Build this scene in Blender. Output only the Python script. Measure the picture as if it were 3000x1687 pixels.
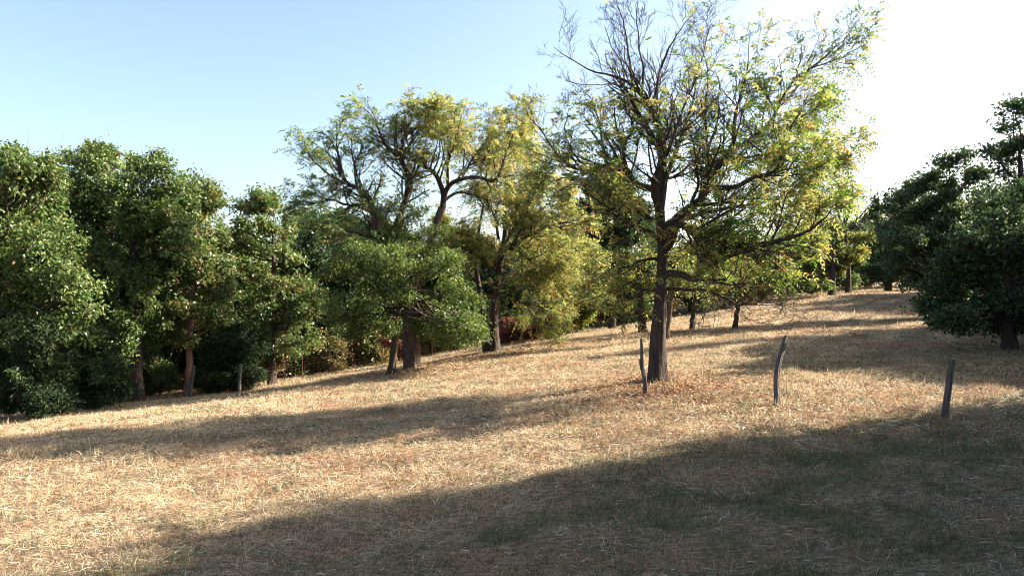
import bpy, math, random
import numpy as np
for o in list(bpy.data.objects):
    bpy.data.objects.remove(o)
S = bpy.context.scene
COL = S.collection
R_ = math.radians

# ------------------------------------------------------------------ camera
W, H, FPX, ZC = 1024, 575, 731.0, 6.0        # 70 degree lens, 6 m above datum
cam = bpy.data.objects.new('camera', bpy.data.cameras.new('camera'))
COL.objects.link(cam)
cam.location = (0, 0, ZC)
cam.rotation_euler = (R_(90), 0, 0)
cam.data.sensor_width = 36.0
cam.data.lens = 36.0 * FPX / W
cam.data.clip_end = 3000
S.camera = cam

# ------------------------------------------------------------------ light
SUN_EL, SUN_AZ = 29.0, 76.0                   # azimuth clockwise from the view direction (+Y)
wd = bpy.data.worlds.new('World')
S.world = wd
wd.use_nodes = True
nt = wd.node_tree
sky = nt.nodes.new('ShaderNodeTexSky')
sky.sky_type = 'NISHITA'
sky.sun_disc = False
sky.sun_elevation = R_(SUN_EL)
sky.sun_rotation = R_(SUN_AZ)
sky.altitude = 200
sky.air_density = 1.0
sky.dust_density = 3.0
sky.ozone_density = 1.0
bg = nt.nodes['Background']
bg.inputs['Strength'].default_value = 0.068
nt.links.new(sky.outputs[0], bg.inputs[0])
sl = bpy.data.lights.new('sun', 'SUN')
sl.energy = 5.0
sl.angle = R_(0.5)
sl.color = (1.0, 0.90, 0.77)
sun = bpy.data.objects.new('sun', sl)
COL.objects.link(sun)
sun.rotation_euler = (R_(90 - SUN_EL), 0, R_(180 - SUN_AZ))
sun.location = (30, 10, 40)
S.view_settings.view_transform = 'Standard'
S.view_settings.look = 'None'
S.view_settings.gamma = 1.0
S.view_settings.use_curve_mapping = False
S.view_settings.exposure = 2.35
S.cycles.filter_width = 1.0
S.cycles.max_bounces = 6
S.cycles.diffuse_bounces = 3
S.cycles.transmission_bounces = 4
S.cycles.transparent_max_bounces = 4

# ------------------------------------------------------------------ helpers
def P(u, v, d):
    return np.array([(u - 512) / FPX * d, d, ZC - (v - 287.5) / FPX * d])

def c3(x, y):      # coordinates noted on an enlarged view of the walnut's crown
    return x * .18845 + 512, y * .18845

def c4(x, y):
    return x * .15309 + 512, y * .15309 + 204.8

def c2(x, y):
    return x * .22375 + 238.9, y * .22375 + 68.3

def norm(a):
    return a / np.maximum(np.linalg.norm(a, axis=-1, keepdims=True), 1e-9)

def hsh(i, j, seed):
    h = np.sin(i * 127.1 + j * 311.7 + seed * 74.7) * 43758.5453
    return h - np.floor(h)

def vnoise(x, y, sc, seed):
    x = x / sc; y = y / sc
    i = np.floor(x); j = np.floor(y)
    fx = x - i; fy = y - j
    fx = fx * fx * (3 - 2 * fx); fy = fy * fy * (3 - 2 * fy)
    a = hsh(i, j, seed); b = hsh(i + 1, j, seed); c = hsh(i, j + 1, seed); d = hsh(i + 1, j + 1, seed)
    return (a * (1 - fx) + b * fx) * (1 - fy) + (c * (1 - fx) + d * fx) * fy

class MB:
    """collects quads / triangles; build() links them as one mesh object"""
    def __init__(s):
        s.v = []; s.q = []; s.t = []; s.c = []; s.n = 0
    def add(s, v, q=None, t=None, c=None):
        v = np.asarray(v, dtype=np.float32).reshape(-1, 3)
        if q is not None: s.q.append(np.asarray(q).reshape(-1, 4) + s.n)
        if t is not None: s.t.append(np.asarray(t).reshape(-1, 3) + s.n)
        s.v.append(v); s.n += len(v)
        if c is not None: s.c.append(np.asarray(c, dtype=np.float32).reshape(-1, 3))
    def mesh(s, name, mat, smooth=True):
        v = np.concatenate(s.v)
        q = np.concatenate(s.q) if s.q else np.zeros((0, 4), int)
        t = np.concatenate(s.t) if s.t else np.zeros((0, 3), int)
        me = bpy.data.meshes.new(name)
        me.vertices.add(len(v)); me.vertices.foreach_set('co', v.ravel())
        li = np.concatenate([q.ravel(), t.ravel()]).astype(np.int32)
        me.loops.add(len(li)); me.loops.foreach_set('vertex_index', li)
        st = np.concatenate([np.arange(len(q)) * 4, len(q) * 4 + np.arange(len(t)) * 3]).astype(np.int32)
        me.polygons.add(len(st)); me.polygons.foreach_set('loop_start', st)
        me.polygons.foreach_set('use_smooth', np.full(len(st), smooth))
        me.update(calc_edges=True)
        if s.c:
            c = np.concatenate(s.c)
            at = me.color_attributes.new('tint', 'FLOAT_COLOR', 'POINT')
            at.data.foreach_set('color', np.concatenate([c, np.ones((len(c), 1), np.float32)], 1).ravel())
        me.materials.append(mat)
        return me
    def build(s, name, mat, parent=None, smooth=True):
        o = bpy.data.objects.new(name, s.mesh(name, mat, smooth))
        COL.objects.link(o)
        if parent is not None: o.parent = parent
        return o

def tag(o, label=None, cat=None, group=None, kind=None):
    if label: o['label'] = label
    if cat: o['category'] = cat
    if group: o['group'] = group
    if kind: o['kind'] = kind
    return o

def thing(name, loc, label, cat, group=None):
    o = bpy.data.objects.new(name, None)
    o.empty_display_size = 0.3
    COL.objects.link(o)
    o.location = tuple(float(a) for a in loc)
    return tag(o, label, cat, group)

def copy_tree(o, parent=None):
    c = o.copy(); COL.objects.link(c)
    if parent is not None: c.parent = parent
    for ch in [x for x in bpy.data.objects if x.parent == o]:
        copy_tree(ch, c)
    return c

# ------------------------------------------------------------------ materials
def new_mat(name):
    m = bpy.data.materials.new(name); m.use_nodes = True
    t = m.node_tree
    for n in list(t.nodes): t.nodes.remove(n)
    out = t.nodes.new('ShaderNodeOutputMaterial')
    return m, t, out

def leaf_mat(name, trans=0.45, rough=0.5, spec=0.3):
    m, t, out = new_mat(name)
    at = t.nodes.new('ShaderNodeAttribute'); at.attribute_name = 'tint'
    pb = t.nodes.new('ShaderNodeBsdfPrincipled')
    pb.inputs['Roughness'].default_value = rough
    pb.inputs['Specular IOR Level'].default_value = spec
    tr = t.nodes.new('ShaderNodeBsdfTranslucent')
    hs = t.nodes.new('ShaderNodeHueSaturation')
    hs.inputs['Saturation'].default_value = 1.1; hs.inputs['Value'].default_value = 1.3
    mx = t.nodes.new('ShaderNodeMixShader'); mx.inputs[0].default_value = trans
    t.links.new(at.outputs['Color'], pb.inputs['Base Color'])
    t.links.new(at.outputs['Color'], hs.inputs['Color'])
    t.links.new(hs.outputs[0], tr.inputs[0])
    t.links.new(pb.outputs[0], mx.inputs[1]); t.links.new(tr.outputs[0], mx.inputs[2])
    t.links.new(mx.outputs[0], out.inputs[0])
    return m

def bark_mat(name, dark, light, scale=14.0, stretch=0.16, bump=0.8):
    m, t, out = new_mat(name)
    tc = t.nodes.new('ShaderNodeTexCoord')
    mp = t.nodes.new('ShaderNodeMapping'); mp.inputs['Scale'].default_value = (1, 1, stretch)
    no = t.nodes.new('ShaderNodeTexNoise'); no.inputs['Scale'].default_value = scale
    no.inputs['Detail'].default_value = 6; no.inputs['Roughness'].default_value = 0.65
    n2 = t.nodes.new('ShaderNodeTexNoise'); n2.inputs['Scale'].default_value = 1.7
    vo = t.nodes.new('ShaderNodeTexVoronoi'); vo.inputs['Scale'].default_value = scale * 1.3
    vo.feature = 'DISTANCE_TO_EDGE'
    cr = t.nodes.new('ShaderNodeValToRGB')
    cr.color_ramp.elements[0].position = 0.3; cr.color_ramp.elements[0].color = (*dark, 1)
    cr.color_ramp.elements[1].position = 0.72; cr.color_ramp.elements[1].color = (*light, 1)
    mm = t.nodes.new('ShaderNodeMath'); mm.operation = 'MULTIPLY_ADD'
    mm.inputs[1].default_value = 0.7
    mr = t.nodes.new('ShaderNodeMath'); mr.operation = 'MULTIPLY'; mr.inputs[1].default_value = 0.3
    pb = t.nodes.new('ShaderNodeBsdfPrincipled'); pb.inputs['Roughness'].default_value = 0.9
    pb.inputs['Specular IOR Level'].default_value = 0.15
    bp = t.nodes.new('ShaderNodeBump'); bp.inputs['Strength'].default_value = bump; bp.inputs['Distance'].default_value = 0.04
    ad = t.nodes.new('ShaderNodeMath'); ad.operation = 'MULTIPLY_ADD'; ad.inputs[1].default_value = 1.6
    L = t.links.new
    L(tc.outputs['Object'], mp.inputs[0]); L(mp.outputs[0], no.inputs['Vector']); L(mp.outputs[0], vo.inputs['Vector'])
    L(tc.outputs['Object'], n2.inputs['Vector'])
    L(n2.outputs['Fac'], mr.inputs[0])
    L(no.outputs['Fac'], mm.inputs[0]); L(mr.outputs[0], mm.inputs[2])
    L(mm.outputs[0], cr.inputs[0]); L(cr.outputs[0], pb.inputs['Base Color'])
    L(vo.outputs['Distance'], ad.inputs[0]); L(no.outputs['Fac'], ad.inputs[2])
    L(ad.outputs[0], bp.inputs['Height']); L(bp.outputs[0], pb.inputs['Normal'])
    L(pb.outputs[0], out.inputs[0])
    return m

M_LEAF = leaf_mat('broad_leaf', 0.35, 0.42, 0.4)
M_WAL = leaf_mat('walnut_leaf', 0.5, 0.5, 0.3)
M_NEEDLE = leaf_mat('cedar_spray', 0.2, 0.6, 0.2)
M_GRASS = leaf_mat('grass_blade', 0.3, 0.5, 0.25)
M_BARK = bark_mat('dark_bark', (0.022, 0.017, 0.014), (0.10, 0.075, 0.06))
M_BARK2 = bark_mat('brown_bark', (0.035, 0.025, 0.02), (0.19, 0.13, 0.10))
M_TWIG = bark_mat('twig_bark', (0.05, 0.042, 0.04), (0.13, 0.11, 0.10), 30, .5, .3)
M_WOOD = bark_mat('weathered_wood', (0.045, 0.036, 0.034), (0.20, 0.17, 0.16), 26, 0.06, 0.9)

# ------------------------------------------------------------------ terrain
CP = [P(*a) for a in [
    (657, 382, 22), (645, 392, 20), (777, 404, 17.5), (946, 420, 15.5), (1010, 349, 26),
    (391, 375, 32), (413, 368, 34), (491, 352, 38), (547, 338, 46), (643, 332, 42), (665, 338, 37),
    (692, 329, 43), (735, 329, 41.5), (833, 294, 70), (894, 287, 90), (930, 300, 42 * 1.45),
    (0, 425, 26), (135, 402, 34), (239, 397, 37), (190, 399, 36.5), (318, 378, 42), (440, 358, 47), (596, 332, 55),
    (512, 575, 8.6), (0, 575, 9.2), (60, 440, 17.5), (1024, 575, 7.6), (256, 500, 13.2), (770, 480, 11.6), (512, 440, 15.8),
    (200, 437, 18), (400, 400, 24), (900, 330, 37), (1000, 300, 60),
    (760, 312, 56), (700, 318, 58)]]
CP += [np.array(a, float) for a in [
    (0, -30, 2.6), (45, 0, 4.4), (-40, -10, -0.6), (-45, 30, -1.6), (-70, 70, -4.0), (-30, 60, -0.6), (0, 75, 2.2),
    (20, 110, 4.4), (-160, 160, -8), (0, 220, 5.0), (130, 130, 8.5), (200, 30, 9), (-200, 0, -10), (60, 60, 5.4), (40, 30, 4.6), (250, 250, 12),
    (0, -250, 0), (-250, 250, -8), (0, 600, 8), (600, 0, 12), (-600, 0, -14), (600, 600, 16), (-600, 600, -8), (0, -600, 0), (600, -600, 4), (-600, -600, -6)]]
CP = np.array(CP)
_n = len(CP)
_d = np.linalg.norm(CP[:, None, :2] - CP[None, :, :2], axis=2)
_A = np.zeros((_n + 3, _n + 3))
_A[:_n, :_n] = -_d + np.eye(_n) * 0.6
_A[:_n, _n] = 1; _A[:_n, _n + 1:] = CP[:, :2]
_A[_n, :_n] = 1; _A[_n + 1:, :_n] = CP[:, :2].T
_w = np.linalg.solve(_A, np.concatenate([CP[:, 2], [0, 0, 0]]))

def gz(x, y):
    """height of the meadow"""
    x = np.atleast_1d(np.asarray(x, float)); y = np.atleast_1d(np.asarray(y, float))
    out = np.empty(len(x))
    for a in range(0, len(x), 60000):
        xs = x[a:a + 60000]; ys = y[a:a + 60000]
        # the conical kernel is rounded off so that no control point shows as a crease
        r = np.sqrt((xs[:, None] - CP[:, 0]) ** 2 + (ys[:, None] - CP[:, 1]) ** 2 + 4.0)
        out[a:a + 60000] = -r @ _w[:_n] + _w[_n] + xs * _w[_n + 1] + ys * _w[_n + 2]
    rr = np.sqrt(x * x + y * y)
    und = (vnoise(x, y, 2.3, 1) - .5) * .10 + (vnoise(x, y, 0.8, 2) - .5) * .12 + (vnoise(x, y, 0.45, 12) - .5) * .05
    return out + und * np.clip((80 - rr) / 60, 0, 1)

def G(u, d):
    x = (u - 512) / FPX * d
    return np.array([x, d, gz(x, d)[0]])

M_GROUND, _t, _out = new_mat('dry_meadow')
def _ground():
    t = _t; L = t.links.new
    tc = t.nodes.new('ShaderNodeTexCoord')
    def noise(sc, det=5, rot=0, st=(1, 1, 1), rough=.6):
        mp = t.nodes.new('ShaderNodeMapping'); mp.inputs['Scale'].default_value = st; mp.inputs['Rotation'].default_value = (0, 0, rot)
        n = t.nodes.new('ShaderNodeTexNoise'); n.inputs['Scale'].default_value = sc; n.inputs['Detail'].default_value = det
        n.inputs['Roughness'].default_value = rough
        L(tc.outputs['Object'], mp.inputs[0]); L(mp.outputs[0], n.inputs['Vector'])
        return n.outputs['Fac']
    def ramp(fac, *el):
        r = t.nodes.new('ShaderNodeValToRGB'); e = r.color_ramp.elements
        while len(e) < len(el): e.new(0.5)
        for k, (p, c) in enumerate(el): e[k].position = p; e[k].color = (*c, 1)
        L(fac, r.inputs[0]); return r.outputs[0]
    def mix(a, b, f, mode='MIX'):
        m = t.nodes.new('ShaderNodeMix'); m.data_type = 'RGBA'; m.blend_type = mode
        if hasattr(f, 'links'): L(f, m.inputs[0])
        else: m.inputs[0].default_value = f
        L(a, m.inputs[6]); L(b, m.inputs[7]); return m.outputs[2]
    fine = noise(9, 8, -.5, (0.45, 1.6, 1), .75)
    straw = ramp(fine, (0.28, (.04, .027, .018)), (.47, (.15, .105, .065)), (.62, (.30, .235, .15)), (.78, (.42, .35, .24)))
    red = ramp(fine, (0.3, (.05, .028, .018)), (.5, (.16, .095, .06)), (.7, (.30, .20, .13)))
    green = ramp(fine, (0.3, (.018, .024, .010)), (.5, (.075, .08, .032)), (.72, (.22, .20, .10)))
    pr = ramp(noise(1.5, 7, 0, (1, 1, 1), .7), (.46, (0, 0, 0)), (.66, (.8, .8, .8)))
    pg = ramp(noise(1.1, 7, 0, (1, 1, 1), .7), (.50, (0, 0, 0)), (.66, (1, 1, 1)))
    c = mix(straw, red, pr)
    c = mix(c, green, pg)
    pb = t.nodes.new('ShaderNodeBsdfPrincipled'); pb.inputs['Roughness'].default_value = .95
    pb.inputs['Specular IOR Level'].default_value = .1
    L(c, pb.inputs['Base Color'])
    bp = t.nodes.new('ShaderNodeBump'); bp.inputs['Strength'].default_value = .9; bp.inputs['Distance'].default_value = .06
    b2 = noise(16, 6, -.5, (.5, 1.5, 1), .7)
    L(b2, bp.inputs['Height']); L(bp.outputs[0], pb.inputs['Normal']); L(pb.outputs[0], _out.inputs[0])
_ground()

def meadow():
    s = np.linspace(-1, 1, 640)
    ax = 22 * np.sinh(s * 4.0)                   # 0.4 m cells near by, tens of metres at the horizon
    ay = ax + 14
    X, Y = np.meshgrid(ax, ay)
    Z = gz(X.ravel(), Y.ravel())
    n = len(s)
    i = np.arange((n - 1) * n).reshape(n - 1, n)[:, :-1]
    q = np.stack([i, i + 1, i + 1 + n, i + n], -1)
    b = MB(); b.add(np.stack([X.ravel(), Y.ravel(), Z], 1), q)
    tag(b.build('ground', M_GROUND), 'mown hillside meadow of dry straw-coloured grass', 'ground', kind='structure')
meadow()

# ------------------------------------------------------------------ grass
def pick(rng, pal, n):
    c = np.array([p[:3] for p in pal]); w = np.array([p[3] for p in pal], float)
    k = rng.choice(len(pal), n, p=w / w.sum())
    return c[k] * rng.uniform(.75, 1.25, (n, 1))

def grass():
    rng = np.random.default_rng(5)
    n = 1700000
    d = (rng.uniform(0, 1, n) * (105 ** .62 - 5.0 ** .62) + 5.0 ** .62) ** (1 / .62)
    x = rng.uniform(-1, 1, n) * (d * .80 + 1.5)
    # tussocks pull neighbours together
    tuss = vnoise(x, d, .45, 11)
    keep = rng.uniform(0, 1, n) < .35 + .75 * tuss
    x, d = x[keep], d[keep]; n = len(x)
    far = np.sqrt(d / 9.0)
    gr = vnoise(x, d, 2.6, 3) * .4 + vnoise(x, d, .7, 4) * .6
    rd = vnoise(x, d, 1.8, 7) * .35 + vnoise(x, d, .5, 8) * .65
    shade = np.clip((x * .55 - d + 13.5) / 5, 0, 1)          # foreground shadow area: more living grass, and shade put into the straw colour
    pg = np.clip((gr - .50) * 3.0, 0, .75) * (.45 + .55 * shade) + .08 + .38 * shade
    isg = rng.uniform(0, 1, n) < pg
    isr = (~isg) & (rng.uniform(0, 1, n) < np.clip((rd - .4) * 2.6, .06, .8))
    col = pick(rng, [(.60, .48, .31, 4), (.72, .61, .43, 2.4), (.48, .355, .21, 3), (.33, .245, .15, 2.2), (.20, .15, .09, 1)], n)
    cg = pick(rng, [(.10, .13, .055, 3), (.16, .18, .085, 3), (.25, .25, .14, 2), (.05, .075, .03, 2)], n)
    cr = pick(rng, [(.36, .22, .13, 3), (.27, .155, .09, 2), (.46, .31, .20, 3)], n)
    pale = (rng.uniform(0, 1, n) < .22)[:, None]        # bleached stalks stay light among straw greyed and darkened as painted shade
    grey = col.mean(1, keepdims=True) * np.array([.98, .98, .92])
    shade_col = np.where(pale, col * .5 + grey * .75, (col * .45 + grey * .55) * .38)
    col = .92 * col * (1 - shade[:, None]) + shade_col * shade[:, None]
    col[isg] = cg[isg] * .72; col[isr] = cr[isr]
    swath = np.sin((x * .79 - d * .61) * 2 * math.pi / 2.4 + vnoise(x, d, 6, 15) * 2)       # mowing rows up the right-hand slope
    col *= (1 + .20 * swath * np.clip((x - 3) / 6, 0, 1) * np.clip((d - 20) / 12, 0, 1))[:, None]
    lying = rng.uniform(0, 1, n) < np.where(isg, .25, .62)
    el = np.where(lying, rng.uniform(2, 26, n), rng.uniform(35, 80, n)) * math.pi / 180
    az = np.where(lying, .42 + rng.normal(0, .85, n) + (rng.uniform(0, 1, n) < .5) * math.pi, rng.uniform(0, 2 * math.pi, n))
    ln = np.where(lying, rng.uniform(.05, .17, n) * np.where(rng.uniform(0, 1, n) < .05, 2.0, 1), rng.uniform(.04, .15, n)) * far ** .7
    tf = (vnoise(x, d, .38, 31) > .70) & (vnoise(x, d, 2.1, 33) > .42) & ~lying   # tussocks the mower left standing
    ln = np.where(tf, ln * 1.6, ln)
    wd_ = rng.uniform(.0035, .0065, n) * far ** 1.25 * np.where(lying, .9, 1.1)
    z = gz(x, d) + np.where(lying, rng.uniform(0, .05, n), -.01)
    p0 = np.stack([x, d, z], 1)
    dr = np.stack([np.cos(el) * np.cos(az), np.cos(el) * np.sin(az), np.sin(el)], 1)
    side = norm(np.cross(dr, rng.normal(0, 1, (n, 3))))
    bend = rng.normal(0, .12, (n, 3)) * ln[:, None]; bend[:, 2] -= .08 * ln
    mid = p0 + dr * (ln * .55)[:, None]
    tip = p0 + dr * ln[:, None] + bend
    gt = gz(tip[:, 0], tip[:, 1])
    tip[:, 2] = np.maximum(tip[:, 2], gt + .01)
    h = side * (wd_ * .5)[:, None]
    V = np.stack([p0 - h, p0 + h, mid + h * .9, mid - h * .9, tip], 1)
    a = np.arange(n)[:, None] * 5
    b = MB()
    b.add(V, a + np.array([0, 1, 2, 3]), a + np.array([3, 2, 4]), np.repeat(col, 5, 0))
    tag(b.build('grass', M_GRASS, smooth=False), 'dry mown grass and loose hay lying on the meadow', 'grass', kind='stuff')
grass()

# ------------------------------------------------------------------ branching
def tubes(mb, Pn, Rn, k=5, root=False):
    B, n = Pn.shape[:2]
    T = norm(np.gradient(Pn, axis=1))
    a = np.where(np.abs(T[:, :1, 2:3]) > .8, np.array([1., 0, 0]), np.array([0, 0, 1.]))
    N = norm(np.cross(np.broadcast_to(a, T.shape), T)); Bn = np.cross(T, N)
    th = np.arange(k) * 2 * math.pi / k
    V = Pn[:, :, None] + Rn[:, :, None, None] * (np.cos(th)[:, None] * N[:, :, None] + np.sin(th)[:, None] * Bn[:, :, None])
    if root:
        ph, z = 1.3 * B + Pn[:, :, 0].sum(), Pn[:, :, 2]
        m = 1 + (.16 * np.sin(4 * th + ph) + .10 * np.sin(7 * th + 2 * ph))[None, None] * np.exp(-np.maximum(z, 0) / .45)[..., None] + .05 * np.sin(9 * th + ph)[None, None]
        m = m + .03 * np.sin(5 * th[None, None] + z[..., None] * 3.1)
        V = Pn[:, :, None] + (V - Pn[:, :, None]) * m[..., None]
    i = np.arange(B * n * k).reshape(B, n, k)
    q = np.stack([i[:, :-1], np.roll(i[:, :-1], -1, 2), np.roll(i[:, 1:], -1, 2), i[:, 1:]], -1)
    mb.add(V, q)

def curve(pts, n):
    """smooth resample of a hand-laid polyline of (x, y, z, r)"""
    pts = np.asarray(pts, float)
    s = np.concatenate([[0], np.cumsum(np.linalg.norm(np.diff(pts[:, :3], axis=0), axis=1))])
    t = np.linspace(0, s[-1], n)
    m = np.gradient(pts, s, axis=0) if len(pts) > 2 else np.repeat((pts[1:] - pts[:1]) / s[-1], 2, 0)
    k = np.clip(np.searchsorted(s, t, side='right') - 1, 0, len(s) - 2)
    h = (s[k + 1] - s[k])[:, None]; a = ((t - s[k])[:, None]) / h
    o = (2 * a**3 - 3 * a**2 + 1) * pts[k] + (a**3 - 2 * a**2 + a) * h * m[k] + (-2 * a**3 + 3 * a**2) * pts[k + 1] + (a**3 - a**2) * h * m[k + 1]
    o[:, 3] = np.maximum(np.interp(t, s, pts[:, 3]), .004)
    return o

def grow(rng, Pn, Rn, m, tr, lf, ang, up, wob, n, rr, rmin=.004, side=None):
    B, n0 = Pn.shape[:2]
    idx = np.repeat(np.arange(B), m)
    N = len(idx)
    t = rng.uniform(tr[0], tr[1], N)
    f = t * (n0 - 1); i = np.minimum(f.astype(int), n0 - 2); a = (f - i)[:, None]
    base = Pn[idx, i] * (1 - a) + Pn[idx, i + 1] * a
    T = norm(Pn[idx, i + 1] - Pn[idx, i])
    r0 = Rn[idx, i] * (1 - a[:, 0]) + Rn[idx, i + 1] * a[:, 0]
    q = rng.normal(0, 1, (N, 3)); q = norm(q - (q * T).sum(1, keepdims=True) * T)
    an = (ang * rng.uniform(.65, 1.3, N))[:, None]
    D = np.cos(an) * T + np.sin(an) * q
    plen = np.linalg.norm(np.diff(Pn, axis=1), axis=2).sum(1)[idx]
    Ln = lf(plen, t, rng, base)
    out = np.empty((N, n, 3)); out[:, 0] = base
    for j in range(1, n):
        D = norm(D + np.array([0, 0, up / (n - 1)]) + rng.normal(0, wob, (N, 3)))
        out[:, j] = out[:, j - 1] + D * (Ln / (n - 1))[:, None]
    r1 = np.maximum(np.minimum(r0 * rr, .012 + Ln * .022), rmin)
    Ro = r1[:, None] * np.linspace(1, .45, n)[None]
    return out, np.maximum(Ro, rmin * .8)

def kites(mb, pos, ax, nrm, ln, wd_, col):
    ax = norm(ax); sd = norm(np.cross(ax, nrm)); up = np.cross(sd, ax)
    L = ln[:, None]; w = wd_[:, None] * .5
    V = np.stack([pos, pos + ax * L * .42 + sd * w + up * w * .35, pos + ax * L - up * L * .12, pos + ax * L * .42 - sd * w + up * w * .35], 1)
    mb.add(V, np.arange(len(pos))[:, None] * 4 + np.array([0, 1, 2, 3]), None, np.repeat(col, 4, 0))

def compound(rng, mb, pos, dr, L, pairs, ll, lw, col):
    """pinnate leaves: a drooping rachis with paired leaflets"""
    N = len(pos)
    dr = norm(dr)
    sd = norm(np.cross(dr, np.array([0, 0, 1.]) + rng.normal(0, .35, (N, 3))))
    up = np.cross(sd, dr)
    for k in range(pairs + 1):
        t = (k + 1) / (pairs + 1)
        c = pos + dr * (L * t)[:, None] + np.array([0, 0, -1.]) * (L * .45 * t * t)[:, None]
        sz = (1 - .45 * abs(t - .55))
        for s in ((-1, 1) if k < pairs else (0,)):
            keep = rng.uniform(0, 1, N) < .9
            a = sd * s * .9 + dr * (.45 if s else 1) + np.array([0, 0, -.35]) + rng.normal(0, .18, (N, 3))
            kites(mb, c[keep], a[keep], (up + rng.normal(0, .35, (N, 3)))[keep], np.full(keep.sum(), ll * sz) * rng.uniform(.8, 1.2, keep.sum()),
                  np.full(keep.sum(), lw * sz), (col * rng.uniform(.8, 1.2, (N, 1)))[keep])

PAL_OAK = [(.060, .100, .026, 5), (.095, .140, .036, 4), (.150, .190, .060, 2.5), (.17, .15, .05, .5), (.18, .11, .04, .12)]
PAL_DARK = [(.030, .055, .020, 5), (.045, .080, .028, 4), (.070, .10, .035, 2), (.11, .085, .03, .3)]
PAL_CEDAR = [(.022, .040, .016, 5), (.035, .060, .020, 3), (.060, .075, .026, 1)]
PAL_ELM = [(.068, .108, .024, 5), (.105, .15, .034, 4), (.155, .19, .05, 2.5), (.20, .20, .05, .6)]
PAL_BROWN = [(.12, .10, .035, 4), (.18, .13, .05, 3), (.09, .10, .03, 4), (.26, .14, .045, 1.2), (.24, .22, .07, 1.2)]
PAL_YEL = [(.34, .30, .115, 4), (.28, .29, .10, 4), (.20, .235, .075, 3.5), (.32, .21, .065, 1.0), (.12, .16, .045, 2.5)]
PAL_YG = [(.19, .20, .055, 4), (.12, .15, .04, 4), (.31, .27, .085, 2), (.29, .175, .05, 1.1), (.07, .10, .028, 3.5)]
PAL_RED = [(.12, .028, .022, 4), (.085, .025, .018, 4), (.17, .06, .035, 2), (.07, .05, .022, 3)]

def trunk_pts(h, r, lean=(0, 0), flare=1.45):
    return [(0, 0, -.25, r * flare), (0, 0, .12, r * flare * .93), (lean[0] * .1, lean[1] * .1, .5, r * 1.08), (lean[0] * .3, lean[1] * .3, h * .3, r),
            (lean[0] * .7, lean[1] * .7, h * .65, r * .78), (lean[0], lean[1], h, r * .35)]

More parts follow.
